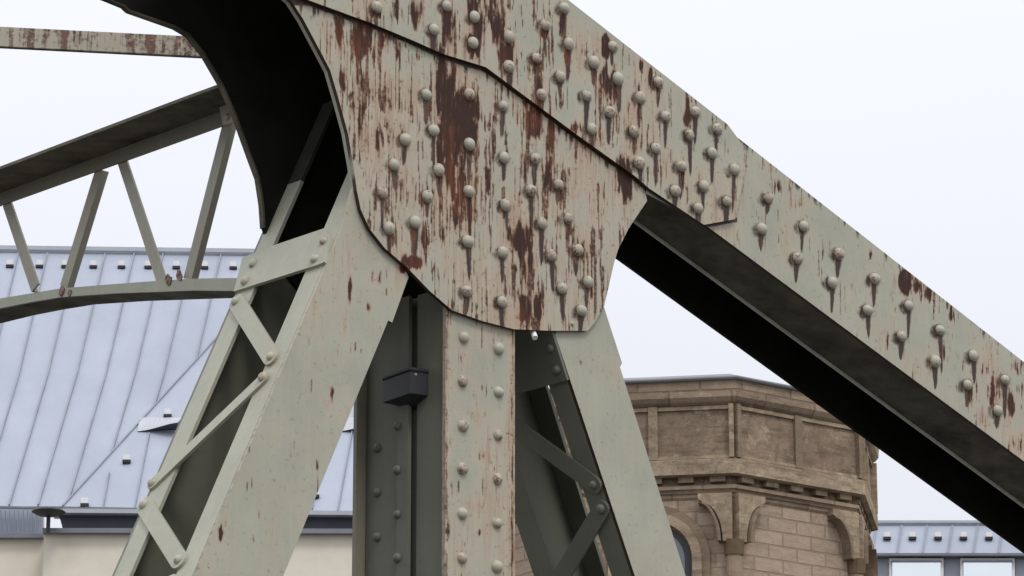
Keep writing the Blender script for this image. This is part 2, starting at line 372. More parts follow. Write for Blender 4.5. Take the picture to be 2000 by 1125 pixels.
# ---- front gusset plate
RG = [(832,185),(916,184),(982,207),(846,255),(791,273),(916,282),(984,308),(1045,310),(769,322),(856,332),(746,376),(834,384),(915,374),(1036,372),(1090,361),
      (987,401),(759,446),(810,434),(913,472),(981,493),(1058,436),(1109,426),(1076,499),(1127,488),(911,569),(980,590),(1097,563),(1148,551),(1135,607)]
curve = [(570,3),(592,37),(617,84),(645,137),(663,199),(679,258),(691,327),(697,372),(705,410),(722,447),(752,485),(795,522),(840,569),(883,606),(942,627),(1004,643),(1075,646),(1148,646),
         (1163,628),(1180,598),(1190,555),(1199,515),(1207,488),(1228,446),(1264,392)]
up = [(1243,300),(1150,200),(1000,80),(800,-20),(600,-140),(420,-200),(380,-120),(480,-75)]
def gus_extra(px, py, R, G, B):
    ys = np.interp(px, [602,725,809,865,949,1050,1131,1243,1268], [0,45,80,105,131,206,266,346,368])
    e = py-ys; B = np.maximum(B, 1.3*(1-ss(5, 11+6*fbm(px/12, py/12, 8), e))); B = np.maximum(B, .8*ss(.55, .7, fbm(px/6, py/400, 31))*(1-ss(10, 50*fbm(px/30, py/400, 33)+12, e)))  # dark band under the seam paints the cover plate's shadow; streaks are runs
    return R, G, B
gus = plate('gusset_plate', curve+up, 0, .015, bridge, RG, base=.045, extra=gus_extra, backmat='flatblack')
for p in RG: rivet(on(*p, P0, T), -T, gus)
rivet(on(1117, 632, P0, T), -T, gus, r=.007, name='bolt')
# edge angle inside the curved edge of the gusset
rim = MB()
cv = [Vector((0,0,0))+uw(*fr(x, y)) for x, y in ([(380,-120),(480,-75)]+curve[:9])]
for i in range(len(cv)-1):
    a, b = cv[i], cv[i+1]; nrm = (b-a).cross(T).normalized()
    if nrm.dot(L) < 0: nrm = -nrm
    rim.add([a+T*.016, b+T*.016, b+T*.03, a+T*.03, a+T*.016+nrm*.05, b+T*.016+nrm*.05, b+T*.03+nrm*.05, a+T*.03+nrm*.05],
            [(0,1,2,3), (7,6,5,4), (0,4,5,1), (3,2,6,7)])
rim.build('edge_angle', MAT['steel'], bridge)
# ---- cover plate
RC = [(735,14),(872,12),(847,58),(926,33),(923,84),(993,72),(1064,49),(1101,16),(1047,114),(1110,86),(993,130),(1057,185),(1094,150),(1159,122),(1196,91),(1145,187),(1206,154),(1190,219),(1155,252),(1238,257),
      (1285,161),(1250,191),(1357,219),(1299,228),(1346,264),(1400,252),(1280,290),(1248,319),(1330,325),(1390,299),(1434,331),(1374,364),(1318,373),(1363,407),(1419,393)]
SEAM = [(602,0),(725,45),(809,80),(865,105),(949,131),(1050,206),(1131,266),(1243,346),(1268,368)]
cov = plate('cover_plate', [(100,-160),(430,-66),(602,0),(725,45),(809,80),(865,105),(949,131),(1050,206),(1131,266),(1243,346),(1268,368),(1375,439),(1436,428),(1456,333),(1451,283),(1421,243),(1110,0),(950,-122),(760,-240),(420,-420)],
            -.017, .016, bridge, RC, base=.02)
for p in RC: rivet(on(*p, P0-T*.017, T), -T, cov)
# ---- upper chord, a box open below
RH = [(1499,386),(1487,447),(1569,442),(1557,505),(1638,496),(1625,552),(1708,545),(1694,606),(1774,597),(1760,657),(1835,645),(1826,706),(1900,695),(1889,752),(1962,742),(1948,802)]
def topedge(r, g_, b):
    return r, g_, b
def chord_extra(px, py, R, G, B):
    e = py-(248+(px-1425)*.786)                             # distance below the upper edge: short runs start there
    s = fbm(px/5, py/300, 77)
    e2 = py-np.interp(px, [1375, 1436], [439, 428]); B = np.maximum(B, 1.2*(1-ss(3, 8, e2))*(e2 > -3)*(px > 1372)*(px < 1440))  # dark lines painted along the cover plate edges for its shadow
    e3 = px-np.interp(py, [243,283,333,428],[1421,1451,1456,1436]); B = np.maximum(B, .22*(1-ss(2, 5, e3))*(e3 > -3)*(py > 243)*(py < 430))
    B = np.maximum(B, ss(.60, .68, s)*(1-ss(6, 34*1.0, e+(s-.6)*40))*ss(-12, 0, e)*.8)
    return R, G, B
cb0, cb1 = uw(*fr(1375, 437)), uw(*fr(2010, 908)); cdir = (cb1-cb0).normalized()
ct0, ct1 = uw(*fr(1425, 256)), uw(*fr(1985, 695)); 
cend = uw(*fr(2700, 0)); 
def ext(P, d, k): return P+d*k
tdir = (ct1-ct0).normalized()
cbE, ctE = cb0+cdir*4.2, ct0+tdir*4.1
UWp = lambda P: ('uw', (P-P0).dot(L), (P-P0).z)
cbS = uw(*fr(1262, 378))
chord = plate('upper_chord', [UWp(cbS), UWp(cb0), UWp(cbE), UWp(ctE), UWp(ct0), (1380, 222), (1262, 330)], .001, .014, bridge, RH, base=-.01, extra=chord_extra, backmat='flatblack')
for p in RH: rivet(on(*p, P0, T), -T, chord)
ns_ = cdir.cross(T).normalized()                            # normal of the chord's underside plane
sof = lambda px, py: on(px, py, cb0, ns_)
tl = (sof(1600, 697)-cb0).dot(T); tb = (sof(1600, 787)-cb0).dot(T)
print('chord depth: flange', tl, 'box', tb)
inn = ns_ if ns_.z > 0 else -ns_
S0 = cb0 - cdir*.55
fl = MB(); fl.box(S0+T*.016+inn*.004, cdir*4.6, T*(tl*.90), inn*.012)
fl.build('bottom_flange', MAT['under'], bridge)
lp = MB(); lp.box(S0+T*(.016+tl*.90+.001)-inn*.004, cdir*4.6, T*(tl*.04), inn*.02)
MAT['lip'] = simple('flange edge brightened in colour', (.62, .61, .54), .5, .15, 9)  # paler than the paint so the shaded ledge reads as lit
lp.build('flange_lip', MAT['lip'], bridge)
# back web of chord + top plate
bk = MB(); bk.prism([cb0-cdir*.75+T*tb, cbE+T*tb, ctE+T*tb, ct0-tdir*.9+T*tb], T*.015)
bk.build('back_web', MAT['flatblack'], bridge)
tp = MB()
ct = [uw(*fr(x, y)) for x, y in ((420,-414),(760,-236),(950,-118))]+[ct0, ctE]
for i in range(len(ct)-1):
    a, b = ct[i], ct[i+1]; tp.add([a+T*.016-UP*.02, b+T*.016-UP*.02, b+T*(D+.02)-UP*.02, a+T*(D+.02)-UP*.02, a+T*.016-UP*.005, b+T*.016-UP*.005, b+T*(D+.02)-UP*.005, a+T*(D+.02)-UP*.005],
                                  [(3,2,1,0), (4,5,6,7), (0,1,5,4), (2,3,7,6)])
tp.build('top_flange', MAT['flatblack'], bridge)
# ---- back gusset plate with its own curved edge, its inner shade painted as black
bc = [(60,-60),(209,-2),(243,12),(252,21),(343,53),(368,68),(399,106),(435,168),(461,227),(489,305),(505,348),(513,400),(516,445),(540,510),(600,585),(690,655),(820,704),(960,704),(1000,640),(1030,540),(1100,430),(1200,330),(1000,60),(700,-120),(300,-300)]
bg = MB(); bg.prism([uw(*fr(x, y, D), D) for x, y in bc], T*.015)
bgo = bg.build('back_gusset_plate', MAT['flatblack'], bridge)
rb = MB(); cvb = [uw(*fr(x, y, D), D) for x, y in bc[:13]]
for i in range(len(cvb)-1):
    a, b = cvb[i], cvb[i+1]; dd = (b-a); nrm = dd.cross(T).normalized(); nrm = nrm if nrm.dot(L) > 0 else -nrm
    rb.box(a-nrm*.004-T*.003, dd, nrm*.008, T*.02)
rb.build('plate_edge', MAT['under'], bridge)
# ---- legs
def leg(name, lf, rt, notch_l, notch_r, t0, base, depth, dim=False):
    """lf/rt: two pixels on the left/right front edge; side faces laced"""
    a0, a1 = uw(*fr(*lf[0], t0), t0), uw(*fr(*lf[1], t0), t0)
    b0, b1 = uw(*fr(*rt[0], t0), t0), uw(*fr(*rt[1], t0), t0)
    def down(P, Q):
        d = (Q-P); return P+d*((.45-P.z)/d.z)
    aE, bE = down(a0, a1), down(b0, b1)
    q = lambda P: ('uw', (P-P0).dot(L), (P-P0).z)
    ang = MAT['inner' if dim else 'steel']; lg = plate(name, [x if not isinstance(x, Vector) else q(x) for x in notch_l] + [q(aE), q(bE)] + notch_r, t0, .012, bridge, (), cell=.006, base=base, streaky=.8)
    res = dict(obj=lg)
    for side, (p, pe, other) in dict(l=(a0, aE, b0), r=(b0, bE, a0)).items():
        d = (pe-p).normalized(); n = d.cross(T).normalized()
        if n.dot(other-p) > 0: n = -n                       # outward
        top = p - d*(.30 if side == 'l' else .2)
        Ln = (pe-top).length
        st = MB(); st.box(top+T*.014-n*.012, d*Ln, T*.088, n*.012); st.build('corner_angle', ang, lg)
        st = MB(); st.box(top+T*(depth-.085)-n*.012, d*Ln, T*.085, n*.012); st.build('corner_angle', ang, lg)
        if side == 'l' and not dim:
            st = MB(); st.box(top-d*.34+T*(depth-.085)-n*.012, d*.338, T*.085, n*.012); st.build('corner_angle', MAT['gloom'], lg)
        res[side] = (p, d, n)
    # back plate
    bkp = MB(); bkp.prism([a0-(aE-a0).normalized()*.3+T*depth, aE+T*depth, bE+T*depth, b0-(bE-b0).normalized()*.3+T*depth], T*.012)
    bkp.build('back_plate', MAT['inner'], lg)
    return res
def lace(parent, P, Q, n, w, th=.010, mat='steel', off=.0):
    """flat bar with rounded ends lying on a plane with normal n"""
    d = (Q-P).normalized(); s = d.cross(n).normalized(); pts = []
    for c, sg in ((P, -1), (Q, 1)):
        for k in range(9):
            an = -math.pi/2 + math.pi*k/8
            pts.append(c + d*sg*math.cos(an)*w/2 + s*sg*math.sin(an)*w/2 + n*off)
    mb = MB(); mb.prism(pts, n*th); o = mb.build('lacing_bar', MAT[mat], parent)
    return o
LL = leg('left_leg'.replace('left_', 'raking_'), [(667,448),(380,1125)], [(758,625),(553,1125)], [(700,330),(667,448)], [(758,626),(766,630),(798,541),(740,400)], .016, -.035, .44)
lp_, ld, ln = LL['l']; lo = LL['obj']
sideL = lambda x, y, k=0.: on(x, y, lp_+ln*k, ln)
# end batten
poly = [(478,507),(533,485),(637,450),(650,466),(638,515),(628,520),(461,573)]
mb = MB(); mb.prism([sideL(*p) for p in poly], ln*.011); bt = mb.build('batten_plate', MAT['steel'], lo)
for p in ((495,515),(480,549),(633,471),(615,506)): rivet(sideL(*p, .011), ln, bt, r=.017)
for k in range(5):
    sx, sy = -180*k, 397*k
    for (A, B, w, of) in (((465,592),(533,700),.060,0), ((518,740),(302,946),.046,.0)):
        a = (A[0]+sx, A[1]+sy); b = (B[0]+sx, B[1]+sy)
        P, Q = sideL(*a), sideL(*b)
        if min(P.z, Q.z) < .6: continue
        br = lace(lo, P, Q, ln, w)
        for q in (P, Q): rivet(q+ln*.010, ln, br, r=.017)
# mirrored lacing, not placed: an added plate closes the hidden side against light
rp_, rd, rn = LL['r']
def farlace(parent, p, d, n, depth, n_):
    z = 0.25
    for k in range(n_):
        P = p+d*z+T*(.05 if k % 2 else depth-.05); Q = p+d*(z+.34)+T*(depth-.05 if k % 2 else .05); z += .39
        if Q.z < .6: break
        lace(parent, P, Q, n, .05)
b = MB(); b.prism([rp_+T*.10, rp_+rd*((.45-rp_.z)/rd.z)+T*.10, rp_+rd*((.45-rp_.z)/rd.z)+T*.352, rp_+T*.352], rn*-.01); b.build('side_plate', MAT['inner'], lo)  # unseen plate, added to keep light off the post
RL = leg('raking_leg', [(1085,655),(1240,1125)], [(1214,716),(1342,1125)], [(1085,600),(1085,655)], [(1211,717),(1215,709),(1188,626),(1179,597),(1150,560)], .016, -.07, .44, dim=True)
qp, qd, qn = RL['l']; ro = RL['obj']
sideR = lambda x, y, k=0.: on(x, y, qp+qn*k, qn)
poly = [(1062,600),(1085,655),(1112,741),(1000,772),(925,790),(880,650),(900,600)]
mb = MB(); mb.prism([sideR(*p) for p in poly], qn*.011); bt = mb.build('batten_plate', MAT['inner'], ro)
for p in ((1075,680),(1088,722)): rivet(sideR(*p, .011), qn, bt, r=.017, mat='inner')
for k in range(5):
    sx, sy = 122*k, 392*k
    for (A, B, w) in (((1163,945),(962,800),.062), ((1178,992),(1079,1157),.062)):
        P, Q = sideR(A[0]+sx, A[1]+sy), sideR(B[0]+sx, B[1]+sy)
        if min(P.z, Q.z) < .6: continue
        br = lace(ro, P, Q, qn, w, mat='inner')
        for q in (P, Q): rivet(q+qn*.010, qn, br, r=.0172, mat='inner')
# ---- vertical post
RP = [(905,659),(903,745),(903,831),(902,915),(902,1003),(902,1090),(973,681),(973,766),(972,850),(971,936),(970,1022),(970,1107)]
uL, w0 = fr(869.5, 900, .018); uR, _ = fr(1002, 900, .018)
ztop = fr(900, 560)[1]; zb = .45-P0.z
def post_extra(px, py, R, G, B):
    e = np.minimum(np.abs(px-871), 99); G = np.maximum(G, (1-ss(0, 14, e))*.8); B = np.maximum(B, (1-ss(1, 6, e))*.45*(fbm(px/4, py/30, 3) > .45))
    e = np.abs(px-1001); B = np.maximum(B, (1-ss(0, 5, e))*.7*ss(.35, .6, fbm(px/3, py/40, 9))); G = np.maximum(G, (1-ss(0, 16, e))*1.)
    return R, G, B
post = plate('riveted_post', [('uw', uL, ztop), ('uw', uL, zb), ('uw', uR, zb), ('uw', uR, ztop)], .018, .014, bridge, (), base=.0, extra=post_extra, cell=.005, streaky=.8)
for p in RP: rivet(on(*p, P0+T*.018, T), -T, post, r=.0205)
def tside(x, y=950): return (on_u(x, y, uL)-P0).dot(T)
t1, t2, t3, t4 = tside(808), tside(790), tside(712), tside(694)
print('post side depths', t1, t2, t3, t4)
H = ztop-zb
def vb(name, u, tA, tB, du, mat='inner', par=None):
    b = MB(); b.box(uw(u, zb, tA), L*du, T*(tB-tA), UP*H); return b.build(name, MAT[mat], par or post)
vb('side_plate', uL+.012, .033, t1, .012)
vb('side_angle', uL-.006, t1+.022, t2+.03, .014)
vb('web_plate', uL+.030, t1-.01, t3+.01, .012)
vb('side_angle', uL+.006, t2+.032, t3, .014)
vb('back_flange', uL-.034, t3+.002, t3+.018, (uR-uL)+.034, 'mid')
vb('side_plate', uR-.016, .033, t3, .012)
for y in (746,832,918,1005,1090): rivet(on_u(776, y, uL-.006), -L, post, r=.016, mat='inner')
for y in (875,962,1049,1136): rivet(on_u(737, y, uL+.006), -L, post, r=.016, mat='inner')
# orange strip on the right edge of the post
MAT['orange'] = simple('rusty orange edge', (.33, .20, .10), .8, .3, 30, col2=(.50, .43, .32))
b = MB(); b.box(uw(uR+.001, zb, .018), L*.007, T*.03, UP*(H-.02)); b.build('edge_strip', MAT['orange'], post)
# ---- white stub below the gusset
MAT['white'] = simple('white plastic', (.85, .85, .85), .4, .02)
b = MB(); P = on(1038, 640, P0+T*.03, T); Q = on(1045, 660, P0+T*.0, T); b.tube(P, Q, .0095, 12); b.build('drip_tube', MAT['white'], bridge, smooth=False)
# ---- horizontal lateral brace, top left
def flatbar(name, P, Q, hw_up, thick, mat, parent, side):
    d = Q-P; b = MB(); b.box(P-UP*hw_up/2, d, UP*hw_up, side*thick); return b.build(name, mat, parent)
zb_ = at_depth(400, 98, 13.9).z
A1, A2 = on_z(470, 76, zb_+.0), on_z(-60, 49, zb_)
A3, A4 = on_z(470, 112, zb_-.0), on_z(-60, 97, zb_)
dA = (A2-A1).normalized(); perp = UP.cross(dA).normalized(); perp = perp if perp.y > 0 else -perp
hgt = .070
b = MB(); far = A1+dA*1.6
b.box(A1-UP*hgt-dA*.6, dA*3.2, UP*hgt, perp*.012); lat = b.build('lateral_brace', MAT['steelrust'], bridge)
b = MB(); b.box(A1-UP*hgt-dA*.6+perp*.013, dA*3.2, perp*.012, UP*.008); b.build('brace_flange', MAT['under'], lat)
# ---- cross frame between the trusses (plane across the bridge)
uC = (uL+uR)/2
X = lambda px, py, k=0.: on_u(px, py, uC+k)
cf = empty('cross_frame', X(300, 400), bridge)
# top beam: horizontal plate seen from below, with a vertical lip behind it
def tee(name, pts_top, pts_bot, plate_w, upper, mat_v, mat_h, parent, thick=.01):
    """strip between two pixel polylines as vertical leg; horizontal leg of width plate_w"""
    v = MB(); h = MB()
    for i in range(len(pts_top)-1):
        a, b_ = X(*pts_top[i]), X(*pts_top[i+1]); c, d_ = X(*pts_bot[i]), X(*pts_bot[i+1])
        v.add([c, d_, b_, a, c+L*thick, d_+L*thick, b_+L*thick, a+L*thick], [(0,1,2,3), (7,6,5,4), (0,4,5,1), (3,2,6,7)])
        if upper:
            q4 = (a+L*thick+UP*.001, b_+L*thick+UP*.001, b_-L*plate_w+UP*.001, a-L*plate_w+UP*.001); h.add(list(q4) + [q+UP*.012 for q in q4], [(0,1,2,3), (7,6,5,4), (2,3,7,6)][0:2]+[(3,2,6,7)])
        else:
            q4 = (c+L*(thick+.0005), d_+L*(thick+.0005), d_+L*plate_w, c+L*plate_w); h.add(list(q4) + [q+UP*.012 for q in q4], [(0,1,2,3), (7,6,5,4), (2,3,7,6)])
    o1 = v.build(name, mat_v, parent); h.build('horizontal_flange' , mat_h, o1); return o1
tee('top_beam', [(600,157),(440,214),(0,377),(-200,451)], [(600,185),(440,243),(0,401),(-200,475)], .17, True, MAT['mid'], MAT['under'], cf)
arch_t = [(600,542),(455,543),(380,544),(300,549),(220,555),(120,563),(60,573),(0,583),(-80,600),(-200,640)]
arch_b = [(600,568),(455,568),(380,567),(300,570),(220,573),(120,580),(60,590),(0,602),(-80,622),(-200,662)]
tee('arched_beam', arch_t, arch_b, .15, False, MAT['steel'], MAT['under'], cf)
bars = [((12,395),(68,562)), ((194,330),(124,560)), ((237,312),(316,552)), ((447,225),(366,545)), ((-30,420),(-110,600)), ((480,220),(560,545))]
for k, (a, c) in enumerate(bars):
    P, Q = X(*a, .012), X(*c, .012); d = (Q-P); s = d.cross(L).normalized()*.024
    b = MB(); b.prism([P-s, P+s, Q+s, Q-s], L*.008)
    if k % 2 == 0: b.prism([P-s+L*.008, P-s*.7+L*.008, Q-s*.7+L*.008, Q-s+L*.008], L*.02)
    else: b.prism([P+s+L*.008, P+s*.7+L*.008, Q+s*.7+L*.008, Q+s+L*.008], L*.02)
    b.build('lattice_bar', MAT['strut'], cf)
# rust-blistered joints on the arched beam
for (x, y, r) in ((330,548,.03),(350,538,.028),(122,566,.03),(137,572,.02)):
    b = MB(); c = X(x, y, .0); pts = []
    for k in range(9):
        a = 2*math.pi*k/9; q = r*random.uniform(.4, .9); pts.append(c+T*math.cos(a)*q+UP*math.sin(a)*q)
    b.prism(pts, -L*.004); 
    if 'blister' not in MAT: MAT['blister'] = simple('flaking rust', (.13, .05, .035), .9, .3, 60, col2=(.40, .30, .26), b=.8)
    b.build('rust_blister', MAT['blister'], cf)
# small end gusset at the top beam
b = MB(); b.prism([X(*p, -.02) for p in ((428,190),(452,178),(475,236),(440,246))], -L*.01); b.build('end_plate', MAT['steel'], cf)
rivet(X(444, 229, -.03), -L, cf, r=.014)
# deck the legs stand on, below the picture
MAT['deck'] = simple('dark asphalt', (.05, .05, .05), .9, .2, 3)
b = MB(); b.box(P0+L*-3.5-T*.6-UP*(P0.z-.15), L*9, T*5.5, UP*.30); b.build('bridge_deck', MAT['deck'], bridge)
# ================================================================ LAMP BOX beside the post
MAT['lampdark'] = simple('dark grey metal housing', (.035, .035, .042), .5, .1, 4)
lamp = empty('box_lamp', on(800, 745, P0+T*.10, T))
tag(lamp, 'small dark grey box lamp with pointed underside mounted left of the riveted post', 'lamp')
c0 = on(801, 742, P0+T*.13, T); hz = .043
ax = Vector((1, .55, 0)).normalized(); ay = Vector((-.75, 1, 0)).normalized()
b = MB(); b.box(c0-UP*hz, ax*.135, ay*.15, UP*hz*2); bo = b.build('housing', MAT['lampdark'], lamp)
bb = [c0-UP*hz, c0-UP*hz+ax*.135, c0-UP*hz+ax*.135+ay*.15, c0-UP*hz+ay*.15]; apx = c0+ax*.0675+ay*.075-UP*(hz+.030)
bb = [p-UP*.001 for p in bb]
b = MB(); b.add(bb+[apx], [(0,4,1), (1,4,2), (2,4,3), (3,4,0), (0,1,2,3)]); b.build('lower_cover', MAT['lampdark'], lamp)
b = MB(); cc = c0+ax*.0675+ay*.075; b.box(cc+UP*(hz+.001)-L*.02, L*.16, T*.03, UP*.012); b.build('bracket', MAT['flatblack'], lamp)
b = MB(); b.box(c0+UP*(hz-.014)-ax*.0015-ay*.0015, ax*.138, ay*.153, UP*.006); b.build('lid', MAT['flatblack'], lamp)
for q in (.02, .115): rivet(c0+ax*q+UP*.02-ay*0, -ay.normalized() if False else (Vector((ax.y, -ax.x, 0))).normalized(), lamp, r=.005, name='screw')
# ================================================================ STONE TOWER
def stone(name, c1, c2, c3, blocks=None, grime=.5):
    c1, c2, c3 = [(q[0]*.98, q[1]*.94, q[2]*.90) for q in (c1, c2, c3)]
    m, t, bs = M(name); tcn = t.nodes.new('ShaderNodeTexCoord')
    iso = coords(t); n1 = noise(t, iso, .9, 6, .65); n2 = noise(t, iso, 8, 8, .78); n3 = noise(t, coords(t, (1, 1, 5)), 2.2, 6, .75); n4 = noise(t, iso, 30, 4, .7)
    c = mixc(t, c1, c2, rng(t, n1, .38, .62)); c = mixc(t, c, c3, rng(t, n2, .46, .66, 0, grime))
    c = mixc(t, c, tuple(q*.55 for q in c2), rng(t, n3, .50, .72, 0, grime*.9))
    c = mixc(t, c, (.58, .47, .34), rng(t, noise(t, iso, 3.3, 6, .75), .56, .66, 0, .65)); n5 = noise(t, coords(t, (1, 1, 9)), 1.4, 6, .75)
    c = mixc(t, c, tuple(q*.45 for q in c2), rng(t, n5, .52, .66, 0, .6))
    h = n2
    if blocks:
        uvn = N(t, 'ShaderNodeUVMap'); bk_ = t.nodes.new('ShaderNodeTexBrick'); t.links.new(uvn.outputs[0], bk_.inputs['Vector'])
        bk_.inputs['Scale'].default_value = 1; bk_.inputs['Mortar Size'].default_value = .012; bk_.inputs['Brick Width'].default_value = blocks[0]; bk_.inputs['Row Height'].default_value = blocks[1]
        bk_.inputs['Color1'].default_value = (0, 0, 0, 1); bk_.inputs['Color2'].default_value = (1, 1, 1, 1); bk_.inputs['Mortar'].default_value = (.5, .5, .5, 1); bk_.inputs['Mortar Smooth'].default_value = .3
        bw = t.nodes.new('ShaderNodeRGBToBW'); t.links.new(bk_.outputs[0], bw.inputs[0])
        c = mixc(t, c, tuple(min(1, q*1.15) for q in c1), rng(t, bw.outputs[0], 0, 1, 0, .5))
        c = mixc(t, c, tuple(q*.6 for q in c2), rng(t, bk_.outputs['Fac'], 0, 1, 0, .42))
        h = math2(t, 'ADD', math2(t, 'MULTIPLY', bk_.outputs['Fac'], -1.2), n2)
    t.links.new(c, bs.inputs['Base Color']); bs.inputs['Roughness'].default_value = .95; bs.inputs['Specular IOR Level'].default_value = .1
    bump(t, bs, h, .8, .03); return m
MAT['stone'] = stone('weathered brown sandstone', (.43, .34, .255), (.25, .195, .145), (.13, .105, .085), blocks=(.75, .30), grime=.7)
MAT['stonelight'] = stone('pale sandstone trim', (.50, .41, .30), (.34, .27, .195), (.16, .13, .10), grime=.7)
MAT['stonepanel'] = stone('streaked sandstone panel', (.40, .315, .235), (.27, .205, .155), (.15, .12, .095), grime=.85)
MAT['stonewall'] = stone('coursed sandstone wall', (.49, .395, .305), (.39, .31, .24), (.27, .21, .165), blocks=(.44, .17), grime=.5)
MAT['lead'] = simple('lead capping', (.20, .205, .21), .6, .1, 2)
MAT['moss'] = simple('mossy stone', (.12, .09, .05), .95, .3, 12, col2=(.17, .12, .07), b=.5)
ZT = 50.0; TC = at_depth(1322, 760, ZT); TC.z = 0
tower = empty('stone_tower', (TC.x, TC.y, 0)); tag(tower, 'weathered brown sandstone octagonal tower with a panelled parapet behind the raking leg', 'tower')
PXM = F/ZT
A0 = math.radians(13)
def vx(k, r):                                               # octagon corner k at radius r (photo pixels)
    a = A0+math.radians(45)*k; r = r*.973/PXM; return Vector((TC.x+math.sin(a)*r, TC.y-math.cos(a)*r, 0))
def hz_at(px, py, P):                                       # height at which a vertical through P meets pixel row py
    r = (562.5-py)/F; Y = P.y; return CZ + Y*(r*cp+sp)/(cp-r*sp)
V1 = vx(0, 411)
ZY = lambda py, r=411: hz_at(1437, py, vx(0, r))
def ring(mb, r0, z0, r1, z1):                               # band between two octagons, radii in px, z in m
    V = [vx(k, r0)+UP*z0 for k in range(8)]+[vx(k, r1)+UP*z1 for k in range(8)]
    mb.add(V, [(k, (k+1) % 8, (k+1) % 8+8, k+8) for k in range(8)])
def solid(name, prof, mat, uv=False):
    mb = MB()
    for (r0, y0), (r1, y1) in zip(prof[:-1], prof[1:]): ring(mb, r0, y0, r1, y1)
    n = len(mb.v)
    mb.add([vx(k, prof[0][0])+UP*prof[0][1] for k in range(8)], [tuple(range(7, -1, -1))])
    mb.add([vx(k, prof[-1][0])+UP*prof[-1][1] for k in range(8)], [tuple(range(8))])
    o = mb.build(name, MAT[mat], tower)
    box_uv(o)
    return o
def box_uv(o):
    me = o.data; l = me.uv_layers.new(name='UVMap'); org = WL[o.name]
    for p in me.polygons:
        n = p.normal; s = UP.cross(n); s = s.normalized() if s.length > .1 else Vector((1, 0, 0))
        for li in p.loop_indices:
            w = me.vertices[me.loops[li].vertex_index].co + org - TC
            l.data[li].uv = (w.dot(s)+.17, w.z)
Z = {k: ZY(k) for k in (738,744,775,781,788,896,925,946,953,961,966,1062)}
solid('lower_wall', [(387, .0), (387, ZY(966, 387))], 'stonewall', True)
# stepped moulding between wall and parapet
zz = lambda y: ZY(y, 395)
solid('moulding', [(388, zz(972)), (392, zz(968)), (392, zz(962)), (397, zz(961)), (397, zz(955)), (402, zz(954)), (402, zz(947)), (386, zz(946)), (384, zz(925))], 'stone')
pb = solid('parapet_wall', [(404, Z[925]), (412, Z[925]+.01), (412, Z[896]), (405, Z[896]+.01), (403, Z[788])], 'stonepanel')
b = MB(); ring(b, 405, Z[925]-.01, 416, Z[925]+.004); ring(b, 416, Z[925]+.004, 416, Z[896]+.0); ring(b, 416, Z[896], 403, Z[896]+.03); b.build('parapet_base', MAT['stonelight'], tower)
solid('parapet_cornice', [(405, Z[788]), (414, Z[788]+.03), (416, Z[781]), (421, Z[775]), (423, Z[744])], 'stone')
solid('capping', [(429, Z[744]), (431, Z[744]+.02), (430, Z[738]), (380, Z[738]+.10)], 'lead')
# corner pilasters, panel dividers, frames on the parapet
for k in range(8):
    A, B = vx(k-1, 405), vx(k, 405); s = (B-A).normalized(); nrm = s.cross(UP).normalized()
    nrm = nrm if nrm.dot(A-TC) > 0 else -nrm; Lf = (B-A).length
    zA, zB = Z[896]+.02, Z[788]-.005
    for q0, q1, pr in ((0, .055, .07), (Lf-.055, Lf, .07), (Lf/2-.055, Lf/2+.055, .035)):
        b = MB(); b.box(A+s*q0-nrm*.02+UP*zA, s*(q1-q0), nrm*(pr+.02), UP*(zB-zA)); b.build('pilaster', MAT['stonelight' if k != 1 else 'stone'], tower)
    for q0, q1 in ((.055, Lf/2-.055), (Lf/2+.055, Lf-.055)):  # thin light inner frame of each panel
        b = MB(); b.box(A+s*(q0+.002)-nrm*.02+UP*zA, s*(q1-q0-.004), nrm*.045, UP*.035); b.build('panel_frame', MAT['stonelight'], tower)
        b = MB(); b.box(A+s*(q0+.002)-nrm*.02+UP*(zB-.05), s*(q1-q0-.004), nrm*.04, UP*.045)
        b.build('panel_frame', MAT['stonelight'], tower)
    # dentils under the parapet
    A, B = vx(k-1, 397), vx(k, 397); Lf = (B-A).length; s = (B-A).normalized()
    nd = 5
    for i in range(nd):
        b = MB(); q = (i+.5)*Lf/nd; b.box(A+s*(q-.09)-nrm*.10+UP*(ZY(940, 397)), s*.18, nrm*.13, UP*(ZY(926, 397)-ZY(940, 397))); b.build('dentil', MAT['stonelight'], tower)
# flared brackets at the corners, with a short column under each
wr = 387
for k in range(8):
    c = vx(k, wr); zt = ZY(966, wr); z1 = ZY(1060, wr)
    for sgn in (-1, 1):
        O = vx(k+sgn, wr); s = (O-c).normalized(); nrm = s.cross(UP); nrm = nrm if nrm.dot(c-TC) > 0 else -nrm; nrm.normalize()
        pts = [c+UP*zt, c+s*.40+UP*zt, c+s*.40+UP*(zt-.07), c+s*.36+UP*(zt-.09)]
        for q in range(9):
            a = math.pi/2*q/8; pts.append(c+s*(.34-.23*math.sin(a))+UP*(zt-.12-(zt-z1-.12)*(1-math.cos(a))))
        pts += [c+UP*z1]
        if len(pts): 
            b = MB(); b.prism([p-nrm*.01 for p in pts], nrm*.13); b.build('bracket', MAT['stonelight'], tower)
            # raised rib following the curve
            b = MB()
            for q in range(8):
                a = math.pi/2*q/8; a2 = math.pi/2*(q+1)/8
                f = lambda a: c+s*(.36-.23*math.sin(a))+UP*(zt-.12-(zt-z1-.12)*(1-math.cos(a)))
                b.box(f(a)+nrm*.0, f(a2)-f(a), s*.035, nrm*.17)
            b.build('bracket_rib', MAT['stone'], tower)
    r0 = (c-Vector((TC.x, TC.y, 0))).normalized()
    b = MB(); cc = c+r0*.03
    b.tube(cc+UP*(z1-.16), cc+UP*(z1+.02), .11, 14, .125); b.build('capital', MAT['moss'], tower)
    b = MB(); b.tube(cc+UP*(z1-2.6), cc+UP*(z1-.16), .095, 14); b.build('column', MAT['stonewall'], tower)
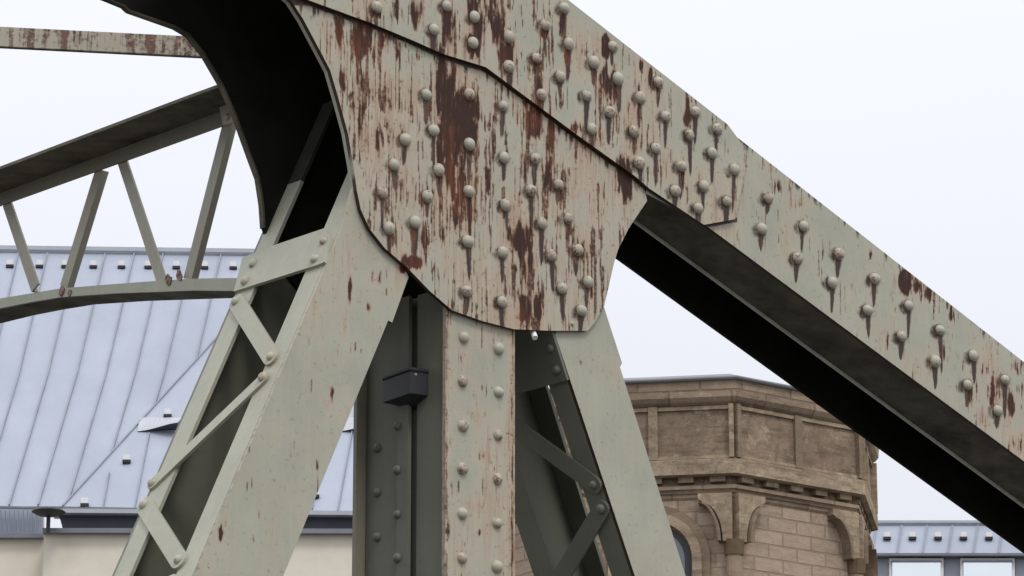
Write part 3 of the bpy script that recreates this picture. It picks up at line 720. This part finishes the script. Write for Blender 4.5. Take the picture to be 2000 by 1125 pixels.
# arched window in the front face, right edge seen beside the leg
A, B = vx(-1, wr), vx(0, wr); s = (B-A).normalized(); nrm = s.cross(UP).normalized(); nrm = nrm if nrm.dot(A-TC) > 0 else -nrm
MAT['glass'] = simple('sky reflecting glass', (.16, .17, .18), .12, .02, 1, metal=.5)
MAT['frame_dark'] = simple('dark window frame', (.045, .045, .055), .5, .1)
def arch(cx, zc, r, zlow, n=16):
    return [A+s*(cx-r)+UP*zlow]+[A+s*(cx-math.cos(math.pi*i/n)*r)+UP*(zc+math.sin(math.pi*i/n)*r) for i in range(n+1)]+[A+s*(cx+r)+UP*zlow]
Lf = (B-A).length; cx = Lf*.5; zc = hz_at(1290, 1095, A.lerp(B, .5)); zl = zc-1.8
win = MB(); win.prism([p+nrm*.005 for p in arch(cx, zc, .42, zl)], nrm*.02); wo = win.build('arched_window', MAT['frame_dark'], tower)
win = MB(); win.prism([p+nrm*.026 for p in arch(cx, zc, .35, zl)], nrm*.006); win.build('pane', MAT['glass'], wo)
for r0, pr, mt in ((.50, .10, 'stonelight'), (.60, .06, 'stone')):
    b = MB(); n = 16
    o_ = arch(cx, zc, r0+.055, zl); i_ = arch(cx, zc, r0-.055, zl)
    for q in range(len(o_)-1):
        b.prism([i_[q], o_[q], o_[q+1], i_[q+1]], nrm*pr)
    b.build('window_surround', MAT[mt], tower)
# ================================================================ HOUSE WITH METAL ROOF, left
def zinc(name, c1, c2):
    m, t, bs = M(name); iso = coords(t); n1 = noise(t, iso, .35, 5); n2 = noise(t, coords(t, (1, .5, .25)), 1.2, 5)
    c = mixc(t, c1, c2, rng(t, n1, .3, .7)); c = mixc(t, c, tuple(min(1, q*1.08) for q in c1), rng(t, n2, .45, .7, 0, .7))
    t.links.new(c, bs.inputs['Base Color']); bs.inputs['Roughness'].default_value = .5; bs.inputs['Specular IOR Level'].default_value = .3; return m
MAT['zinc'] = zinc('pale zinc roofing', (.35, .382, .45), (.30, .332, .395))
MAT['zincseam'] = simple('zinc seam', (.27, .29, .34), .6, .1, 2)
MAT['zincdark'] = simple('grey zinc edge', (.21, .22, .25), .6, .1, 2)
MAT['zinclight'] = simple('light zinc trim', (.46, .48, .52), .5, .08, 2)
MAT['cream'] = simple('cream render', (.80, .74, .62), .95, .06, 1.5, spec=.1)
MAT['recess_dark'] = simple('recess shade colour', (.06, .065, .085), .6, .1, 2)  # dark colour paints the shade under the gutter; also vent openings
MAT['guard'] = simple('white snow guard', (.8, .8, .8), .5, .02); MAT['guardd'] = simple('dark guard block', (.03, .03, .035), .6, .02)
house = empty('metal_roof_house', at_depth(300, 1100, 70).xy.to_3d()); tag(house, 'cream rendered house with a large pale standing seam metal roof behind the arched cross frame', 'house')
E1, E2 = at_depth(0, 990, 70), None
E2 = on_z(700, 1003, E1.z); R1 = None
ez = E1.z; slope = math.tan(math.radians(42))
# ridge point above E1: walk back until it projects on row 494
up_dir = Vector((0, 1, slope)); lo_, hi_ = 0., 60.
for _ in range(50):
    mid = (lo_+hi_)/2
    if proj(E1+up_dir*mid)[1] > 494: lo_ = mid
    else: hi_ = mid
R1 = E1+up_dir*lo_; R2 = on_z(480, 500, R1.z)
ed = (E2-E1).normalized(); rn_ = (E2-E1).cross(R1-E1).normalized(); rn_ = rn_ if rn_.z > 0 else -rn_
RF = lambda x, y, k=0.: on(x, y, E1+rn_*k, rn_)
b = MB(); b.prism([RF(-120,989), RF(124,989), RF(424,660), RF(560,501), RF(-120,492)], -rn_*.12); roof = b.build('roof', MAT['zinc'], house)
b = MB(); p, q = RF(-120,492), RF(560,501); b.box(p-rn_*.05, q-p, rn_*.13, UP*.08); b.build('ridge_cap', MAT['zinclight'], roof)
def sdir(y): return -.28
for i in range(-4, 8):
    x731 = 94+56.6*i; xt = x731+(731-497)*.235; yb = 989; xb = x731-(989-731)*.295
    # stop at the hip
    P = (xt, 497)
    if xb > 123:
        # intersection with the hip line (424,660)-(123,988)
        for yy in range(660, 990):
            xs = x731-(yy-731)*(.295 if yy > 731 else .235); xh = 424-(yy-660)*(301/328)
            if xs >= xh: yb = yy; xb = xs; break
    if xt > 555: continue
    mb = MB(); segs = [(xt, 497), (x731, 731), (xb, yb)] if yb > 740 else [(xt, 497), (xb, yb)]
    for a_, c_ in zip(segs[:-1], segs[1:]):
        p, q = RF(*a_), RF(*c_); d_ = (q-p); sd_ = d_.cross(rn_).normalized()
        mb.box(p-sd_*.012, d_, sd_*.024, rn_*.05)
    mb.build('standing_seam', MAT['zincseam'], roof)
def guard(P, n, parent, w=.13):
    b = MB(); s = Vector((1, 0, 0)); b.box(P-s*w/2+n*.0, s*w, Vector((0, -.10, 0)), UP*.10); o = b.build('snow_guard', MAT['guard'], parent)
    b = MB(); b.box(P-s*w*.62-UP*.055+Vector((0, -.11, 0)), s*w*1.25, Vector((0, .10, 0)), UP*.053); b.build('guard_block', MAT['guardd'], o)
for x in (-36,20,78,128,183,238,290,345,400,456,511): guard(RF(x, 519+x*.008), rn_, roof, .115)
# right hand facet of the roof, folded along a hip
hA, hB = RF(123,989,.03), RF(424,660,.03); hC = at_depth(960, 1004, 68.0)
hn = (hB-hA).cross(hC-hA).normalized(); hn = hn if hn.z > 0 else -hn
HF = lambda x, y, k=0.: on(x, y, hA+hn*k, hn)
b = MB(); b.prism([hA, hC, HF(960,700), HF(700,560), HF(520,556), hB], -hn*.1); rf2 = b.build('roof', MAT['zinc'], house); rf2['label'] = 'folded right hand part of the metal roof'
b = MB(); d_ = hB-hA; sd_ = d_.cross(hn).normalized(); b.box(hA-sd_*.014, d_*1.15, sd_*.028, hn*.03); b.build('hip_seam', MAT['zincseam'], rf2)
for (xt, yt, xb, yb) in ((292,848,263,996),(214,925,201,996),(450,680,395,996),(625,900,610,996),(700,780,660,1000),(550,700,480,1000)):
    mb = MB(); p, q = HF(xt, yt), HF(xb, yb); d_ = (q-p); sd_ = d_.cross(hn).normalized(); mb.box(p-sd_*.01, d_, sd_*.02, hn*.04); mb.build('standing_seam', MAT['zincseam'], rf2)
for x, y in ((328,811),(248,900),(166,985),(617,968),(540,968)): guard(HF(x, y, .02), hn, rf2, .115 if x < 500 else .10)
# eyebrow vents: a curved lid over a dark opening
for (xa, xb, y) in ((268, 350, 832), (660, 742, 832)):
    A_, B_ = HF(xa, y+10, .02), HF(xb, y+8, .02); n = 10; lid = MB(); dk = MB()
    for i in range(n):
        f0, f1 = i/n, (i+1)/n; h0, h1 = .42*ss(0, 1, np.array(f0*.9)), .42*ss(0, 1, np.array(f1*.9))
        p0, p1 = A_.lerp(B_, f0), A_.lerp(B_, f1); outv = Vector((0, -1, 0))
        bk0, bk1 = HF(xa-(0)+ (xb-xa)*f0+6, y-14), HF(xa+(xb-xa)*f1+6, y-14)
        lid.add([p0+outv*h0*.8+UP*h0*.15, p1+outv*h1*.8+UP*h1*.15, bk1+hn*.03, bk0+hn*.03], [(0, 1, 2, 3)])
        dk.add([p0, p1, p1+outv*h1*.8+UP*h1*.12, p0+outv*h0*.8+UP*h0*.12], [(0, 1, 2, 3)])
    lo2 = lid.build('eyebrow_vent', MAT['zinclight'], rf2); dk.build('vent_opening', MAT['recess_dark'], lo2)
# eaves: rail, gutter, fascia with shade in its colour, copings, walls (vertical slabs facing the viewer)
def slab(mb, x0, y0, x1, y1, dep, th, slopey=.018):
    p = [Vector((0, 0, 0))]*4
    P = Vector((0, dep*.9788, 0)); nn = Vector((0, 1, 0))
    q = [on(x0, y0, P, nn), on(x1, y0+(x1-x0)*slopey, P, nn), on(x1, y1+(x1-x0)*slopey, P, nn), on(x0, y1, P, nn)]
    mb.prism(q, Vector((0, th, 0)))
def sl(name, x0, y0, x1, y1, dep, th, mat, parent, slopey=.018):
    mb = MB(); slab(mb, x0, y0, x1, y1, dep, th, slopey); return mb.build(name, MAT[mat], parent)
sl('gutter', 100, 993, 960, 1001, 68.3, .5, 'zinclight', house, .008)
sl('gutter_rail', -120, 986, 108, 990, 68.6, .06, 'zincdark', house)
b = MB()
P = Vector((0, 68.5*.9788, 0)); nn = Vector((0, 1, 0))
b.prism([on(x, y, P, nn) for x, y in ((112,1002),(262,1004),(960,1010),(960,1034),(122,1031),(118,1016))], Vector((0, .3, 0))); b.build('fascia', MAT['recess_dark'], house)
cg = sl('coping', 83, 1031, 960, 1040, 68.2, 1.0, 'zincdark', house, .0025)
b = MB(); P = at_depth(190, 1060, 68.35)
def toground(q): return Vector((q.x, q.y, 0))
def wall(name, x0, x1, y, dep, sy):
    P = Vector((0, dep*.9788, 0)); q0 = on(x0, y, P, Vector((0, 1, 0))); q1 = on(x1, y+(x1-x0)*sy, P, Vector((0, 1, 0)))
    b = MB(); b.prism([q0, q1, toground(q1), toground(q0)], Vector((0, 6, 0))); return b.build(name, MAT['cream'], house)
wall('wall', 86, 955, 1040.5, 68.35, .0025)
wall('recessed_wall', -140, 86, 1050, 68.9, .0)
sl('coping', -140, 1042, 83.5, 1050, 68.75, 1.2, 'zincdark', house, .0)
rl = sl('lower_roof', -140, 992, 84, 1042, 69.6, .2, 'zinc', house, 0)
for i in range(11):
    x = -8+8.7*i
    sl('rail_bar', x, 996, x+1.6, 1042, 69.5, .03, 'zincdark', house, 0)
# round dark rain head under the gutter corner
c = at_depth(95, 1000, 68.0); b = MB(); n = 20
for (r0, z0, r1, z1) in ((.02, -.07, .20, -.05), (.20, -.05, .29, 0), (.29, 0, .22, .05)):
    V = []
    for r_, z_ in ((r0, z0), (r1, z1)):
        V += [c+Vector((math.cos(2*math.pi*i/n)*r_, math.sin(2*math.pi*i/n)*r_, z_)) for i in range(n)]
    b.add(V, [(i, (i+1) % n, (i+1) % n+n, i+n) for i in range(n)])
rh = b.build('rain_head', MAT['guardd'], house)
b = MB(); b.tube(c-UP*.36, c-UP*.05, .035, 10); b.build('down_pipe', MAT['guardd'], rh)
# ================================================================ SECOND HOUSE, lower right
h2 = empty('dormered_house', at_depth(1850, 1100, 82).xy.to_3d()); tag(h2, 'zinc roofed house with white framed windows right of the stone tower', 'house')
Ea = at_depth(1600, 1084, 82); Eb = on_z(2150, 1084, Ea.z)
lo_, hi_ = 0., 40.
up_dir = Vector((0, 1, 1.2))
for _ in range(50):
    mid = (lo_+hi_)/2
    if proj(Ea+up_dir*mid)[1] > 1027: lo_ = mid
    else: hi_ = mid
Rr = Ea+up_dir*lo_; n2_ = (Eb-Ea).cross(Rr-Ea).normalized(); n2_ = n2_ if n2_.z > 0 else -n2_
GF = lambda x, y, k=0.: on(x, y, Ea+n2_*k, n2_)
b = MB(); b.prism([GF(1560,1084), GF(2080,1084), GF(1985,1026), GF(1560,1026)], -n2_*.12); r2 = b.build('roof', MAT['zinc'], h2)
b = MB(); b.box(GF(1560,1026)-n2_*.05, GF(1985,1026)-GF(1560,1026), n2_*.12, UP*.05); b.build('ridge_cap', MAT['zinclight'], r2)
for i in range(-3, 7):
    x = 1757+49.5*i
    mb = MB(); p, q = GF(x+4, 1029), GF(x-5, 1083); d_ = q-p; s_ = d_.cross(n2_).normalized(); mb.box(p-s_*.015, d_, s_*.03, n2_*.05); mb.build('standing_seam', MAT['zincseam'], r2)
for i in range(-3, 6): guard(GF(1732+49.7*i, 1050, .01), n2_, r2, .12)
sl('gutter', 1560, 1080, 2100, 1085, 81.8, .3, 'zincdark', h2, 0)
MAT['wframe'] = simple('white window frame', (.78, .78, .80), .5, .02); MAT['zincwall'] = simple('blue grey cladding', (.36, .385, .45), .6, .08, 2)
P = Vector((0, 82.2*.9788, 0)); P = on(1560, 1085, P, Vector((0, 1, 0))); q1 = on(2100, 1085, P, Vector((0, 1, 0)))
b = MB(); b.prism([P, q1, toground(q1), toground(P)], Vector((0, 5, 0))); b.build('clad_wall', MAT['zincwall'], h2)
MAT['glass2'] = simple('bright sky reflecting glass', (.9, .95, .97), .15, .01, 1, metal=.9)
for x in (1600, 1737, 1876, 2014):
    f = sl('window', x, 1090, x+106, 1300, 81.95, .2, 'wframe', h2, 0); sl('pane', x+6, 1098, x+100, 1290, 81.90, .04, 'glass2', f, 0)
    sl('window_lintel', x+4, 1094.5, x+102, 1098, 81.88, .06, 'zincdark', f, 0)
for x in (1705, 1843, 1982):
    sl('pilaster', x+1, 1092, x+32, 1300, 82.05, .1, 'zincwall', h2, 0); 
    c = at_depth(x+16, 1088, 82.0); b = MB(); V = [c+Vector((math.cos(math.pi*i/8)*.17, 0, -math.sin(math.pi*i/8)*.10)) for i in range(9)]; b.prism(V, Vector((0, .1, 0))); b.build('pilaster_cap', MAT['zinclight'], h2)
